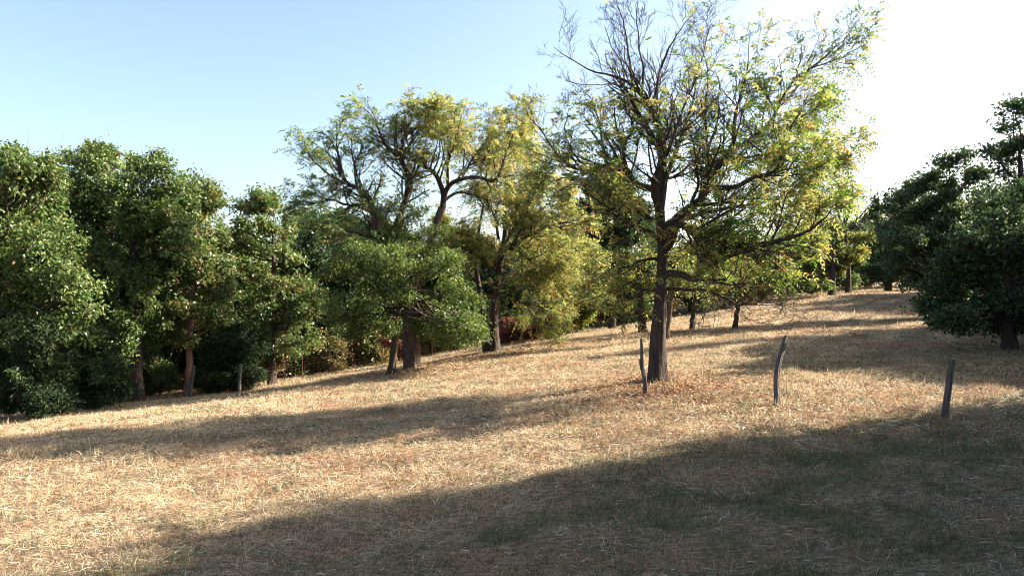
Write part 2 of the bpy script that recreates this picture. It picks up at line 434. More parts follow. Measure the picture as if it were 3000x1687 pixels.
def lobe_tree(name, label, cat, base, lobes, seed, r=.2, stems=None, pal=PAL_OAK, mat=None, bark=None, leaf=(.12, .075), dens=1.0, nl=34,
              sig=.24, group=None, flat=.5, droop=0.0, limb_up=.35, limb_r=.018, attach=.3, hollow=.12, flatz=.8, bare=0, fill=.8, grow_r=1.1, veil=0):
    """trunk(s) and limbs reaching into each lobe of the crown; twigs end in clumps of leaves"""
    rng = np.random.default_rng(seed)
    root = thing(name, base, label, cat, group)
    lob = np.array(lobes, float)
    lob[:, 3] *= grow_r
    ex = []
    for _ in range(int(len(lob) * fill)):          # further lobes between neighbouring ones close the crown
        a = lob[rng.integers(len(lob))]
        b = lob[np.argsort(np.linalg.norm(lob[:, [0, 2]] - a[[0, 2]], axis=1))[rng.integers(1, min(5, len(lob)))]]
        f = rng.uniform(.25, .75)
        e = a * (1 - f) + b * f
        e[1] += rng.normal(0, .6) * e[3]; e[2] -= .35 * e[3]; e[3] *= rng.uniform(.75, 1.0)
        ex.append(e)
    for k in range(veil):                           # boughs on the near side that hide the trunk
        z0, z1 = lob[:, 2].min(), lob[:, 2].max()
        z = z0 + (z1 - z0) * (.02 + .7 * (k + .5) / veil)
        ex.append([rng.normal(0, .7), -rng.uniform(.6, 1.6), z, rng.uniform(.55, .85)])
    if ex: lob = np.concatenate([lob, ex])
    wood, crown = MB(), MB()
    if stems is None:
        h = lob[:, 2].max() * .8
        mid = lob[:, :2].mean(0) * .5
        stems = [trunk_pts(h, r, mid)]
    sc = [curve(s, 18) for s in stems]
    for c in sc:
        w = rng.normal(0, .03, (18, 3)); w[:3] = 0
        c[:, :3] += w
        tubes(wood, c[None, :, :3], c[None, :, 3], 20, True)
    ctr = np.array([lob[:, 0].mean(), lob[:, 1].mean(), lob[:, 2].mean()])
    LP, LR = [], []
    for l in lob:
        c = sc[rng.integers(len(sc))] if len(sc) > 1 else sc[0]
        hd = np.hypot(l[0], l[1])
        zs = np.clip(l[2] - hd * rng.uniform(.35, .8), (attach + rng.uniform(-.08, .14)) * c[-1, 2], c[-1, 2])
        k = np.argmin(np.abs(c[:, 2] - zs) + (np.arange(18) < 4) * 1.0)
        a = c[k, :3]; e = l[:3]
        m1 = a + (e - a) * .4 + np.array([0, 0, -limb_up * .25 * hd]) + rng.normal(0, .12, 3)
        m2 = a + (e - a) * .75 + np.array([0, 0, -limb_up * .2 * hd]) + rng.normal(0, .15, 3)
        r0 = min(c[k, 3] * .5, .02 + limb_r * np.linalg.norm(e - a))
        o = curve([(*a, r0), (*m1, r0 * .8), (*m2, r0 * .6), (*e, r0 * .4)], 9)
        LP.append(o[:, :3]); LR.append(o[:, 3])
    LP, LR = np.array(LP), np.array(LR)
    tubes(wood, LP, LR, 6)
    tp, tr, ce, cn = [], [], [], []
    for j, l in enumerate(lob):
        nt_ = max(8, int(19 * dens * l[3] ** 2))
        dv = norm(rng.normal(0, 1, (nt_, 3)) + norm(l[:3] - ctr) * .35)
        rad = l[3] * (hollow + (1 - hollow) * rng.uniform(0, 1, nt_) ** .6) * np.where(rng.uniform(0, 1, nt_) < .25, rng.uniform(1.1, 1.4, nt_), rng.uniform(.75, 1.1, nt_))
        e = l[:3] + dv * rad[:, None] * np.exp(rng.normal(0, .26, 3)) * np.array([1.05, 1.05, flatz])
        e[:, 2] -= droop * rad
        s = LP[j][rng.integers(5, 9, nt_)]
        m = s + (e - s) * .5 + rng.normal(0, .08, (nt_, 3)) + np.array([0, 0, -.1]) * rad[:, None]
        t0 = np.linspace(0, 1, 5)[None, :, None]
        pp = (1 - t0) ** 2 * s[:, None] + 2 * t0 * (1 - t0) * m[:, None] + t0 ** 2 * e[:, None]
        tp.append(pp); tr.append(np.broadcast_to(np.linspace(.016, .006, 5), (nt_, 5)))
        ce.append(np.concatenate([e, pp[:, 3]])); cn.append(np.concatenate([dv, dv]))
    tubes(wood, np.concatenate(tp), np.concatenate(tr), 3)
    ce = np.concatenate(ce); cn = np.concatenate(cn)
    n = len(ce)
    cnt = (rng.gamma(2.2, nl * .36, n)).astype(int) + 3
    idx = np.repeat(np.arange(n), cnt); N = len(idx)
    pos = ce[idx] + rng.normal(0, 1, (N, 3)) * sig * np.array([1, 1, .75]) * rng.uniform(.45, 1.15, n)[idx][:, None]
    ax = cn[idx] * .5 + rng.normal(0, .75, (N, 3)) + np.array([0, 0, -.25])
    cnr = norm(np.array([0, 0, 1.]) * flat + cn * .5 + rng.normal(0, .4, (n, 3)))
    nr = cnr[idx] + rng.normal(0, .33, (N, 3))
    ctint = rng.uniform(.75, 1.25, (n, 1))
    cp = pick(rng, pal, n)
    own = rng.uniform(0, 1, (N, 1)) < .55
    col = np.where(own, cp[idx], pick(rng, pal, N)) * ctint[idx]
    s = rng.uniform(.5, 1.35, N)
    kites(crown, pos, ax, nr, leaf[0] * 1.22 * s, leaf[1] * 1.22 * s, col)
    wood.build('trunk', bark or M_BARK, root)
    crown.build('crown', mat or M_LEAF, root, smooth=False)
    if bare:
        db = MB()
        bi = rng.integers(0, len(LP), bare)
        bp, br = grow(rng, LP[bi], LR[bi] * .6, 1, (.6, 1), lambda p, t, g, b: g.uniform(.8, 2.2, len(t)), .7, .1, .12, 7, .8)
        b2, r2 = grow(rng, bp, br, 4, (.2, .95), lambda p, t, g, b: p * g.uniform(.2, .5, len(t)), .8, .2, .1, 5, .6)
        tubes(db, bp, br, 4); tubes(db, b2, r2, 3)
        tag(db.build('dead_branches', M_TWIG, root), kind='stuff')
    return root

def px_lobes(base, d, L, rng_seed=0, dscale=1.0):
    """lobes noted as (u, v, radius in px[, depth offset]) turned into metres round the tree's base"""
    g = np.random.default_rng(rng_seed + 1000)
    us = np.array([l[0] for l in L]); half = (us.max() - us.min()) / 2 / FPX * d
    o = []
    for l in L:
        k = g.uniform(-1, 1)
        off = l[3] if len(l) > 3 else k * half * .75 * dscale
        o.append((*(P(l[0], l[1], d + off) - base), l[2] / FPX * d))
    return o

def front_tree(name, label, cat, u, d, L, seed, **kw):
    b = G(u, d)
    return lobe_tree(name, label, cat, b, px_lobes(b, d, L, seed, kw.pop('dscale', 1.0)), seed, **kw)

# ------------------------------------------------------------------ walnuts
def walnut(name, label, base, d, limbs, seed, leaf_p, palf, L=.34, pairs=5, ll=.10, lw=.042, dens=(4, 5, 6), lens=(.55, .5, .5), trunk_n=1, bark=None, clen=2.4, up=.5, keepw=1.0):
    rng = np.random.default_rng(seed)
    root = thing(name, base, label, 'tree', None)
    wood, br, crown = MB(), MB(), MB()
    cur = []
    for j, l in enumerate(limbs):
        n = 22
        c = curve([(*(P(a[0], a[1], d + a[2]) - base), a[3]) for a in l], n)
        if j < trunk_n:
            c[0, 2] = -.25
            tubes(wood, c[None, :, :3], c[None, :, 3], 28, True)
        else:
            w = np.cumsum(rng.normal(0, .018, (n, 3)), 0); w -= np.linspace(0, 1, n)[:, None] * w[-1] * .4; w[0] = 0
            c[:, :3] += w
            tubes(br, c[None, :, :3], c[None, :, 3], 8)
        cur.append(c)
    c = np.array(cur)[trunk_n:]
    P0, R0 = c[:, :, :3], c[:, :, 3]
    pl = np.linalg.norm(np.diff(P0, axis=1), axis=2).sum(1)
    m = np.maximum(2, (pl * dens[0]).astype(int))
    f1 = lambda p, t, g, b: np.minimum(p * lens[0], clen) * (1.05 - .55 * t) * g.uniform(.45, 1.1, len(t))
    f2 = lambda p, t, g, b: p * lens[1] * (1.1 - .5 * t) * g.uniform(.5, 1.1, len(t))
    P1, R1 = grow(rng, P0, R0, m, (.18, 1), f1, .85, up * 1.3, .15, 9, .45)
    P2, R2 = grow(rng, P1, R1, dens[1], (.15, 1), f2, .8, up * .8, .16, 6, .55)
    P3, R3 = grow(rng, P2, R2, dens[2], (.2, 1), lambda p, t, g, b: np.minimum(p * lens[2], .6) * g.uniform(.5, 1.2, len(t)), .7, up * .7, .08, 4, .7)
    tubes(br, P1, R1, 5); tubes(br, P2, R2, 4); tubes(br, P3, R3, 3)
    # compound leaves hang from the twigs
    tp = np.concatenate([P3[:, -1], P3[:, 2], P2[:, -1], P2[:, 4]])
    td = np.concatenate([P3[:, -1] - P3[:, -2], P3[:, 2] - P3[:, 1], P2[:, -1] - P2[:, -2], P2[:, 4] - P2[:, 3]])
    wpos = tp + base
    u = wpos[:, 0] / wpos[:, 1] * FPX + 512; v = 287.5 - (wpos[:, 2] - ZC) / wpos[:, 1] * FPX
    k = rng.uniform(0, 1, len(tp)) < leaf_p(u, v, rng)
    tp, td, u, v = tp[k], td[k], u[k], v[k]
    dr = norm(td) + rng.normal(0, .6, td.shape) + np.array([0, 0, -.15])
    compound(rng, crown, tp, dr, L * rng.uniform(.7, 1.25, len(tp)), pairs, ll, lw, palf(u, v, rng))
    wood.build('trunk', bark or M_BARK, root)
    br.build('branches', M_BARK, root)
    if crown.v: crown.build('crown', M_WAL, root, smooth=False)
    print(name, 'twigs', len(P1), len(P2), len(P3), 'leaves', len(tp))
    return root

def L3(*a): return [(*c3(x, y), z, r) for x, y, z, r in a]
def L4(*a): return [(*c4(x, y), z, r) for x, y, z, r in a]
def L2(*a): return [(*c2(x, y), z, r) for x, y, z, r in a]

wb = G(657, 22)
wal_limbs = [
    [(657, 383, 0, .34), (657.2, 378, 0, .295), (657.5, 368, 0, .262), (658, 340, 0, .232), (659.5, 312, 0, .20), (660.5, 297, 0, .18), (662.5, 266, 0, .16), (662, 240, 0, .15), (660, 215, .05, .14), (660, 190, 0, .12)],
    L3((785, 1000, 0, .15), (785, 850, -.2, .13), (775, 700, -.3, .12), (735, 600, -.4, .085), (680, 520, -.5, .07), (640, 460, -.6, .05), (545, 410, -.8, .036), (420, 380, -1, .022), (320, 320, -1.1, .014), (235, 255, -1.2, .008)),
    L3((640, 460, -.6, .04), (620, 300, -.3, .03), (600, 150, -.2, .02), (570, 50, 0, .013), (540, -30, 0, .008)),
    L3((735, 600, -.4, .055), (760, 480, -.1, .04), (800, 330, .3, .03), (870, 180, .5, .018), (980, 40, .6, .008)),
    L3((690, 530, -.5, .04), (700, 330, -1.0, .026), (690, 200, -1.2, .018), (660, 30, -1.3, .008)),
    L3((790, 1010, 0, .12), (700, 1000, .3, .10), (640, 975, .5, .09), (590, 900, .6, .08), (520, 885, .7, .07), (400, 910, .8, .055), (310, 890, .9, .045), (240, 820, 1.0, .03), (150, 690, 1.1, .02), (60, 570, 1.2, .01)),
    L3((590, 900, .6, .065), (605, 770, .5, .055), (640, 690, .3, .045), (600, 560, .1, .03), (590, 430, 0, .015)),
    L3((520, 885, .7, .05), (480, 790, 1.2, .036), (450, 640, 1.8, .025), (420, 520, 2.2, .014), (330, 430, 2.4, .008)),
    L3((400, 910, .8, .035), (330, 800, .4, .025), (280, 690, .2, .016), (300, 560, 0, .008)),
    L3((350, 905, .8, .022), (260, 950, .4, .015), (110, 955, .2, .007)),
    L3((800, 1250, 0, .15), (900, 1130, -.4, .13), (1010, 1050, -.8, .115), (1060, 950, -1, .10), (1110, 870, -1.1, .09), (1170, 780, -1.2, .07), (1182, 680, -1.2, .06), (1205, 560, -1.3, .04), (1250, 400, -1.3, .02), (1260, 200, -1.4, .007)),
    L3((1060, 985, -1, .085), (1180, 985, -1.4, .07), (1290, 940, -1.8, .06), (1370, 925, -2, .048), (1410, 860, -2.1, .036), (1450, 740, -2.2, .025), (1510, 620, -2.3, .014), (1590, 480, -2.3, .007)),
    L3((1110, 870, -1, .075), (1200, 780, -.3, .07), (1300, 715, .4, .062), (1370, 650, .8, .055), (1440, 520, 1.1, .045), (1500, 420, 1.3, .036), (1600, 350, 1.4, .026), (1700, 270, 1.5, .017), (1800, 180, 1.6, .011), (1890, 60, 1.6, .006)),
    L3((1590, 360, 1.4, .022), (1720, 325, 1.2, .016), (1800, 290, 1.0, .012), (1910, 170, 1.0, .006)),
    L3((1720, 325, 1.2, .012), (1830, 335, 1.4, .009), (1940, 280, 1.5, .006)),
    L3((1500, 430, 1.3, .025), (1530, 300, 1.8, .016), (1540, 190, 2, .007)),
    L4((990, 300, 0, .14), (1040, 190, -.5, .13), (1090, 110, -.9, .12), (1160, 150, -1.3, .11), (1250, 215, -1.6, .10), (1400, 235, -1.9, .09), (1600, 245, -2.2, .075), (1750, 215, -2.5, .06), (1900, 175, -2.8, .045), (2000, 100, -3, .03), (2080, 20, -3.1, .012)),
    L4((985, 450, 0, .12), (1100, 450, -.6, .105), (1200, 482, -1.1, .10), (1300, 400, -1.5, .085), (1430, 335, -1.9, .065), (1560, 290, -2.3, .04), (1700, 300, -2.8, .02), (1840, 340, -3.1, .008)),
    L4((1005, 545, 0, .07), (1110, 545, -.5, .055), (1235, 550, -1, .04), (1330, 580, -1.6, .028), (1470, 640, -2.2, .018), (1640, 640, -2.8, .012), (1800, 670, -3.2, .008), (1970, 730, -3.5, .005)),
    L4((1250, 490, -1.2, .045), (1400, 500, -1.4, .034), (1460, 540, -1.6, .025), (1560, 630, -1.9, .016), (1760, 650, -2.2, .009), (1900, 640, -2.4, .005)),
    L4((1190, 548, -.8, .024), (1200, 640, -1.2, .017), (1240, 730, -1.4, .011), (1210, 800, -1.5, .006)),
    L4((970, 560, 0, .05), (860, 545, .4, .035), (760, 520, .9, .022), (640, 570, 1.4, .012), (540, 640, 1.8, .006)),
    L4((975, 360, 0, .055), (870, 335, -.5, .04), (760, 385, -1.0, .026), (640, 420, -1.4, .014), (520, 480, -1.6, .006)),
    L4((960, 620, 0, .03), (870, 640, -.8, .02), (760, 720, -1.4, .012), (680, 810, -1.7, .006)),
    L3((790, 1100, 0, .11), (830, 900, 1.5, .08), (900, 700, 2.4, .055), (950, 500, 2.9, .03), (960, 330, 3.1, .01)),
    L3((790, 1150, 0, .10), (760, 950, -1.5, .075), (850, 750, -2.6, .05), (920, 540, -3.2, .03), (1010, 300, -3.4, .015), (1050, 130, -3.4, .006)),
    L3((1030, 1010, -.8, .06), (1045, 800, .2, .045), (1030, 600, .9, .035), (1040, 460, 1.2, .022), (1000, 260, 1.4, .008)),
    L3((1100, 870, -1.1, .05), (1250, 830, .8, .04), (1400, 800, 2.0, .03), (1560, 720, 2.8, .016), (1640, 560, 3, .007)),
    L3((800, 1200, 0, .10), (950, 1150, 1.4, .075), (1150, 1100, 2.6, .055), (1400, 1060, 3.4, .035), (1600, 980, 3.8, .02), (1740, 820, 4, .008)),
    L3((1370, 925, -2, .03), (1480, 900, -2.6, .02), (1600, 850, -3, .012), (1680, 780, -3.2, .006)),
    L3((800, 1280, 0, .08), (680, 1180, -1.3, .055), (560, 1120, -2.2, .034), (450, 1040, -2.7, .016), (390, 960, -2.9, .007)),
    L3((790, 1180, 0, .08), (700, 1130, 1.6, .055), (580, 1080, 2.6, .034), (470, 1060, 3.2, .016)),
]
wal_limbs = [[(a, b_, c_ * .65, e) for a, b_, c_, e in l] for l in wal_limbs]
def main_leaf(u, v, rng):
    base = np.interp(v, [0, 60, 105, 140, 190, 330], [.03, .13, .32, .55, .62, .55])
    right = np.interp(u, [540, 640, 720, 800], [.36, .85, .95, .95])
    top = np.where((u < 690) & (v < 95), .12, 1.0)
    n = vnoise(u, v, 18, 21)
    low = np.where(u > 690, np.interp(v, [258, 290], [1, 0]), np.interp(v, [255, 300], [.9, .12]))
    flank = np.where((u > 715) & (v > 140) & (v < 215), 1.35, 1.0)
    return .56 * base * right * top * low * flank * np.clip(n * 1.5 + .1, .2, 1.3)
def main_pal(u, v, rng):
    n = len(u)
    a = pick(rng, PAL_YG, n); b = pick(rng, PAL_YEL, n); g = pick(rng, [(.09, .15, .03, 2), (.14, .20, .045, 2), (.24, .28, .07, 1)], n)
    k = rng.uniform(0, 1, n); nz = vnoise(u, v, 20, 5)
    yel = np.clip(nz * 1.1 - .25 + np.interp(u, [560, 680, 800], [-.2, .0, .15]), 0, .8)
    grn = np.clip((1 - nz) * .9 + np.interp(u, [600, 700, 830], [0, .05, .3]) - .15 + (v < 90) * .4, 0, .9)
    c = np.where((rng.uniform(0, 1, n) < grn)[:, None], g, a)
    return np.where((k < yel)[:, None], b, c)
walnut('walnut_tree', 'big thinning walnut tree with half-bare top, standing alone in the meadow beside a forked post', wb, 22, wal_limbs, 3,
       main_leaf, main_pal, dens=(5.0, 7, 4), bark=M_BARK, ll=.135, lw=.056, pairs=5, L=.46)

m2b = G(413, 34)
m2_limbs = [
    [(413.5, 369, 0, .42), (413.5, 363, 0, .33), (413.5, 345, 0, .27), (414, 300, 0, .24), (413, 265, 0, .22), (408, 240, 0, .20), (400, 222, 0, .17)],
    [(411, 368, .5, .36), (408, 352, .6, .24), (407, 320, .9, .20), (412, 290, 1.2, .19), (425, 255, 1.3, .19), (436, 225, 1.4, .18), (442, 207, 1.4, .17)],
    L2((700, 720, 0, .17), (610, 640, -.3, .15), (575, 580, -.4, .13), (530, 535, -.6, .11), (490, 520, -.7, .085), (455, 410, -.8, .06), (440, 300, -.8, .035), (435, 230, -.8, .012)),
    L2((600, 640, -.3, .11), (510, 615, -.6, .09), (430, 685, -1, .06), (360, 740, -1.4, .03)),
    L2((510, 615, -.6, .06), (400, 585, .4, .045), (320, 605, 1, .03), (250, 600, 1.3, .012)),
    L2((490, 520, -.7, .06), (400, 470, -1.6, .04), (330, 400, -2.2, .024), (290, 300, -2.5, .01)),
    L2((530, 535, -.6, .06), (520, 430, .6, .045), (560, 340, 1.4, .03), (500, 270, 2, .012)),
    L2((700, 720, 0, .16), (735, 620, .2, .15), (765, 540, .3, .13), (750, 470, .3, .11), (715, 405, .3, .09), (650, 340, .2, .065), (620, 270, .1, .045), (585, 200, 0, .028), (555, 140, 0, .012)),
    L2((715, 405, .3, .07), (730, 320, .8, .055), (765, 220, 1.2, .036), (750, 110, 1.4, .016), (740, 60, 1.4, .008)),
    L2((730, 320, .8, .04), (800, 250, .2, .03), (820, 150, 0, .016), (860, 110, 0, .008)),
    L2((912, 620, 1.4, .15), (905, 550, 1.4, .13), (865, 470, 1.2, .105), (800, 430, 1.0, .085), (755, 390, .9, .06), (770, 320, .6, .045), (850, 220, .4, .025), (880, 150, .3, .01)),
    L2((912, 600, 1.4, .14), (935, 530, 1.2, .12), (1000, 490, .8, .10), (1080, 485, .3, .08), (1140, 500, -.2, .06), (1180, 420, -.6, .04), (1220, 300, -.8, .022), (1240, 220, -.8, .01)),
    L2((935, 530, 1.2, .085), (935, 430, .6, .06), (965, 340, .1, .045), (990, 240, -.2, .025), (1000, 170, -.3, .01)),
    L2((1000, 490, .8, .06), (1050, 400, 1.6, .045), (1100, 320, 2.2, .03), (1130, 230, 2.6, .01)),
    L2((910, 590, 1.4, .09), (980, 545, 2.2, .065), (1060, 560, 2.9, .045), (1160, 600, 3.4, .02)),
    L2((865, 470, 1.2, .05), (900, 380, 2.2, .04), (900, 260, 2.8, .02), (920, 200, 3, .01)),
    L2((720, 850, 0, .13), (620, 760, -1.6, .09), (500, 720, -2.6, .06), (380, 700, -3.2, .02)),
]
m2_limbs = [[(a, b_ + max(0, 120 - b_) * .5, c_, e) for a, b_, c_, e in l] for l in m2_limbs]
def m2_leaf(u, v, rng):
    n = vnoise(u, v, 12, 31)
    low = np.interp(u, [300, 360, 420], [.42, .40, .8])
    return .42 * low * np.clip(n * 1.9 - .1, .08, 1.2)
def m2_pal(u, v, rng):
    n = len(u)
    g = pick(rng, [(.09, .15, .045, 3), (.15, .20, .06, 2), (.25, .26, .08, 1)], n); y = pick(rng, PAL_YEL, n)
    k = rng.uniform(0, 1, n) < np.interp(u, [320, 375, 420], [.05, .35, .95])
    return np.where(k[:, None], y, g)
walnut('walnut_tree', 'tall walnut with crooked dark limbs and yellowing top, rising behind the round green elm', m2b, 34, m2_limbs, 8,
       m2_leaf, m2_pal, L=.48, pairs=4, ll=.17, lw=.07, dens=(4.8, 6, 4), trunk_n=2, bark=M_BARK2, clen=2.6)

m3b = G(491, 38)
m3_limbs = [
    [(495.5, 353, 0, .34), (495, 346, 0, .26), (494, 325, 0, .22), (496, 295, 0, .19), (500, 265, 0, .17), (505, 235, 0, .13), (505, 200, 0, .09), (508, 170, 0, .06), (512, 140, 0, .02)],
    [(488, 353, .3, .30), (486.5, 340, .4, .19), (484, 315, .6, .16), (480, 290, .9, .13), (476, 265, 1.2, .11), (478, 235, 1.5, .08), (484, 200, 1.6, .05), (486, 160, 1.6, .015)],
    L2((1130, 900, 0, .15), (1050, 830, -1.2, .0), (960, 800, -2, .0)) if False else
    L2((1140, 880, 0, .13), (1165, 830, -.6, .13), (1200, 800, -1, .12), (1260, 815, -1.4, .10), (1310, 860, -1.7, .06), (1380, 900, -1.9, .03), (1470, 900, -2, .01)),
    L2((1165, 835, -.6, .11), (1090, 850, -1.4, .13), (1050, 825, -1.8, .10), (960, 790, -2.4, .07), (880, 800, -2.8, .03)),
    L2((1150, 860, 0, .09), (1200, 745, .6, .075), (1280, 660, 1.2, .055), (1330, 580, 1.6, .04), (1370, 460, 1.9, .02), (1400, 400, 2, .008)),
    L2((1200, 800, -1, .07), (1300, 740, -1.8, .055), (1400, 690, -2.4, .04), (1500, 690, -2.8, .02), (1560, 720, -3, .008)),
    L2((1150, 830, 0, .08), (1240, 700, -1.2, .06), (1300, 560, -2, .045), (1340, 420, -2.4, .028), (1340, 300, -2.6, .01)),
    L2((1160, 760, 0, .08), (1150, 640, 1.0, .06), (1230, 500, 1.8, .045), (1260, 380, 2.2, .028), (1250, 240, 2.4, .01)),
    L2((1160, 980, 0, .08), (1200, 940, .7, .065), (1280, 930, 1.4, .05), (1400, 960, 2, .03), (1500, 1020, 2.3, .01)),
    L2((1080, 980, .8, .06), (1020, 900, 1.6, .045), (960, 800, 2.2, .028), (920, 700, 2.5, .01)),
    L2((1160, 700, 0, .06), (1100, 560, -.8, .045), (1090, 430, -1.4, .03), (1130, 300, -1.8, .01)),
    L2((1400, 690, -2.4, .03), (1450, 600, -2.4, .022), (1480, 520, -2.4, .008)),
    L2((1150, 1000, 0, .05), (1230, 1040, -1.2, .035), (1330, 1080, -2, .02), (1420, 1130, -2.4, .008)),
    L2((1300, 740, -1.8, .04), (1400, 800, -.8, .03), (1480, 830, 0, .02), (1560, 870, .4, .008)),
]
m3_limbs = [[(a, b_ + max(0, 165 - b_) * .4, c_, e) for a, b_, c_, e in l] for l in m3_limbs]
def m3_leaf(u, v, rng):
    n = vnoise(u, v, 13, 41)
    return .48 * np.clip(n * 1.9 + .05, .2, 1.3) * np.interp(v, [100, 180, 330], [.75, .9, .95])
def m3_pal(u, v, rng):
    n = len(u)
    y = pick(rng, PAL_YEL, n); g = pick(rng, PAL_YG, n)
    k = rng.uniform(0, 1, n) < np.interp(v, [230, 290, 330], [.95, .6, .35])
    return np.where(k[:, None], y, g)
walnut('walnut_tree', 'bright yellow walnut on twin dark stems, right of the round green elm', m3b, 38, m3_limbs, 15,
       m3_leaf, m3_pal, L=.48, pairs=4, ll=.17, lw=.07, dens=(5.4, 6, 4), trunk_n=2, clen=2.3)

# ------------------------------------------------------------------ woodland edge on the left
OAKG = 'trees along the woodland edge'
front_tree('oak_tree', 'dense green oak at the left end of the woodland edge, above two dark cedars', 'tree', -14, 29,
           [(18, 158, 9), (12, 152, 5), (47, 164, 7), (15, 168, 18), (35, 168, 11), (48, 180, 11), (-5, 190, 25), (25, 200, 24), (47, 212, 18), (5, 230, 26), (35, 245, 26), (62, 240, 18), (10, 275, 26), (40, 285, 24),
            (66, 280, 18), (12, 318, 24), (42, 325, 22), (68, 318, 18), (0, 350, 22), (-30, 200, 28), (-40, 240, 30), (-30, 290, 30), (-60, 220, 28)],
           11, r=.26, pal=PAL_OAK, leaf=(.13, .085), dens=1.3, bare=14, veil=12, limb_r=.010, fill=1.5, grow_r=1.2)
front_tree('oak_tree', 'tallest green oak of the woodland edge, its dark trunk left of the orange sunlit one', 'tree', 138, 35,
           [(95, 150, 8), (99, 158, 10), (90, 165, 13), (72, 158, 7), (78, 186, 18), (60, 212, 16), (64, 172, 8), (120, 188, 20), (132, 159, 8), (136, 170, 12), (158, 158, 7), (162, 169, 11), (165, 196, 22), (190, 198, 11), (110, 222, 28), (147, 226, 24), (180, 232, 20),
            (85, 245, 24), (108, 268, 20), (182, 262, 16), (165, 285, 15), (152, 325, 15), (118, 315, 16), (98, 298, 20), (172, 318, 12), (95, 340, 16), (118, 352, 11)],
           12, r=.27, pal=PAL_OAK, leaf=(.14, .09), dens=1.2, veil=10, limb_r=.012, fill=1.5, grow_r=1.2)
front_tree('oak_tree', 'slim olive green tree with an orange sunlit trunk beside the pale fence post', 'tree', 187, 36.9,
           [(195, 186, 12), (208, 190, 9), (215, 205, 9), (192, 215, 15), (204, 235, 13), (188, 250, 15), (205, 262, 13), (180, 325, 10), (195, 297, 14), (213, 285, 12), (190, 340, 9), (215, 315, 10), (220, 240, 9), (222, 260, 10), (226, 280, 10), (222, 300, 10)],
           13, r=.15, pal=PAL_OAK + [(.17, .13, .05, 2), (.20, .16, .05, 1.0)], leaf=(.13, .085), dens=1.0, veil=5, fill=1.4, grow_r=1.2, bark=bark_mat('rust_bark', (.12, .06, .035), (.42, .25, .16)))
front_tree('oak_tree', 'open crowned oak with sky between its leaf clumps, left of the tall walnut', 'tree', 272, 41,
           [(240, 207, 9), (258, 196, 9), (275, 201, 9), (288, 216, 8), (245, 226, 9), (262, 222, 7), (283, 236, 9), (233, 243, 8), (266, 250, 9), (292, 258, 10), (300, 285, 14), (270, 284, 13),
            (315, 300, 15), (252, 302, 11), (290, 318, 16), (262, 330, 13), (310, 335, 14), (285, 350, 12)],
           14, r=.2, pal=PAL_OAK + [(.22, .15, .05, 1.5)], leaf=(.15, .095), dens=1.0, nl=28, limb_up=.6, veil=4, fill=1.0, grow_r=1.12)
CED = 'cedars under the woodland edge'
front_tree('cedar_tree', 'dark bushy cedar behind the grey leaning fence post, right of the orange trunk', 'tree', 236, 38.6,
           [(236, 325, 9), (225, 338, 12), (248, 337, 12), (216, 355, 12), (238, 352, 14), (256, 353, 11), (210, 374, 12), (230, 374, 14), (252, 374, 12), (222, 388, 9), (244, 388, 9)],
           21, r=.1, pal=PAL_CEDAR, mat=M_NEEDLE, leaf=(.15, .05), dens=2.6, nl=60, sig=.2, flat=.1)
front_tree('cedar_tree', 'dark spreading cedar at the lower left corner of the woodland edge', 'tree', 31, 27.8,
           [(30, 335, 16), (14, 352, 18), (45, 352, 18), (0, 375, 22), (28, 372, 22), (55, 372, 18), (10, 398, 18), (45, 396, 18), (-22, 385, 22), (62, 392, 13)],
           22, r=.13, pal=PAL_CEDAR, mat=M_NEEDLE, leaf=(.14, .048), dens=2.4, nl=60, sig=.2, flat=.1)
front_tree('cedar_tree', 'dark cedar with pale tipped skirts between the left corner cedar and the tall oak', 'tree', 80, 30.2,
           [(85, 335, 15), (68, 352, 16), (100, 352, 16), (58, 378, 16), (85, 372, 20), (110, 372, 16), (70, 395, 14), (98, 393, 15), (120, 388, 11)],
           23, r=.12, pal=PAL_CEDAR + [(.085, .11, .035, 2)], mat=M_NEEDLE, leaf=(.14, .048), dens=2.4, nl=60, sig=.2, flat=.1)
front_tree('elm_tree', 'round green elm with small leaves in front of the tall walnut', 'tree', 391, 32,
           [(390, 205, 17), (372, 224, 17), (414, 213, 16), (405, 240, 21), (358, 250, 18), (434, 234, 15), (343, 270, 17), (385, 265, 23), (425, 262, 20), (453, 258, 14), (333, 295, 15), (365, 295, 18),
            (400, 292, 16), (445, 290, 17), (466, 302, 12), (350, 318, 13), (437, 316, 15), (461, 325, 15), (477, 334, 9), (380, 322, 10), (418, 318, 11), (350, 332, 9), (432, 330, 9), (445, 318, 12), (468, 318, 12), (455, 338, 9), (425, 306, 14), (478, 326, 9)],
           31, r=.14, pal=PAL_ELM, leaf=(.085, .055), dens=1.35, nl=48, sig=.22, dscale=.8, veil=4, limb_up=0, limb_r=.009, attach=.52)
front_tree('small_tree', 'small yellow-green tree on a pale thin stem, right of the yellow walnut', 'tree', 547, 46,
           [(560, 240, 13), (583, 245, 12), (600, 258, 12), (575, 264, 14), (555, 270, 13), (590, 284, 13), (563, 292, 12), (545, 300, 11), (602, 299, 10), (540, 318, 8)],
           32, r=.11, pal=PAL_YEL + [(.10, .14, .03, 3)], mat=M_WAL, leaf=(.16, .075), dens=1.0, nl=26, bark=M_BARK2)
front_tree('small_tree', 'low green sapling whose drooping boughs hang near two thin stems', 'tree', 559, 46.5,
           [(566, 298, 10), (580, 308, 9), (592, 304, 8), (570, 317, 8), (555, 312, 8), (586, 318, 6)],
           33, r=.12, pal=PAL_ELM + [(.40, .32, .06, 2)], mat=M_WAL, leaf=(.15, .08), dens=1.2, nl=28)
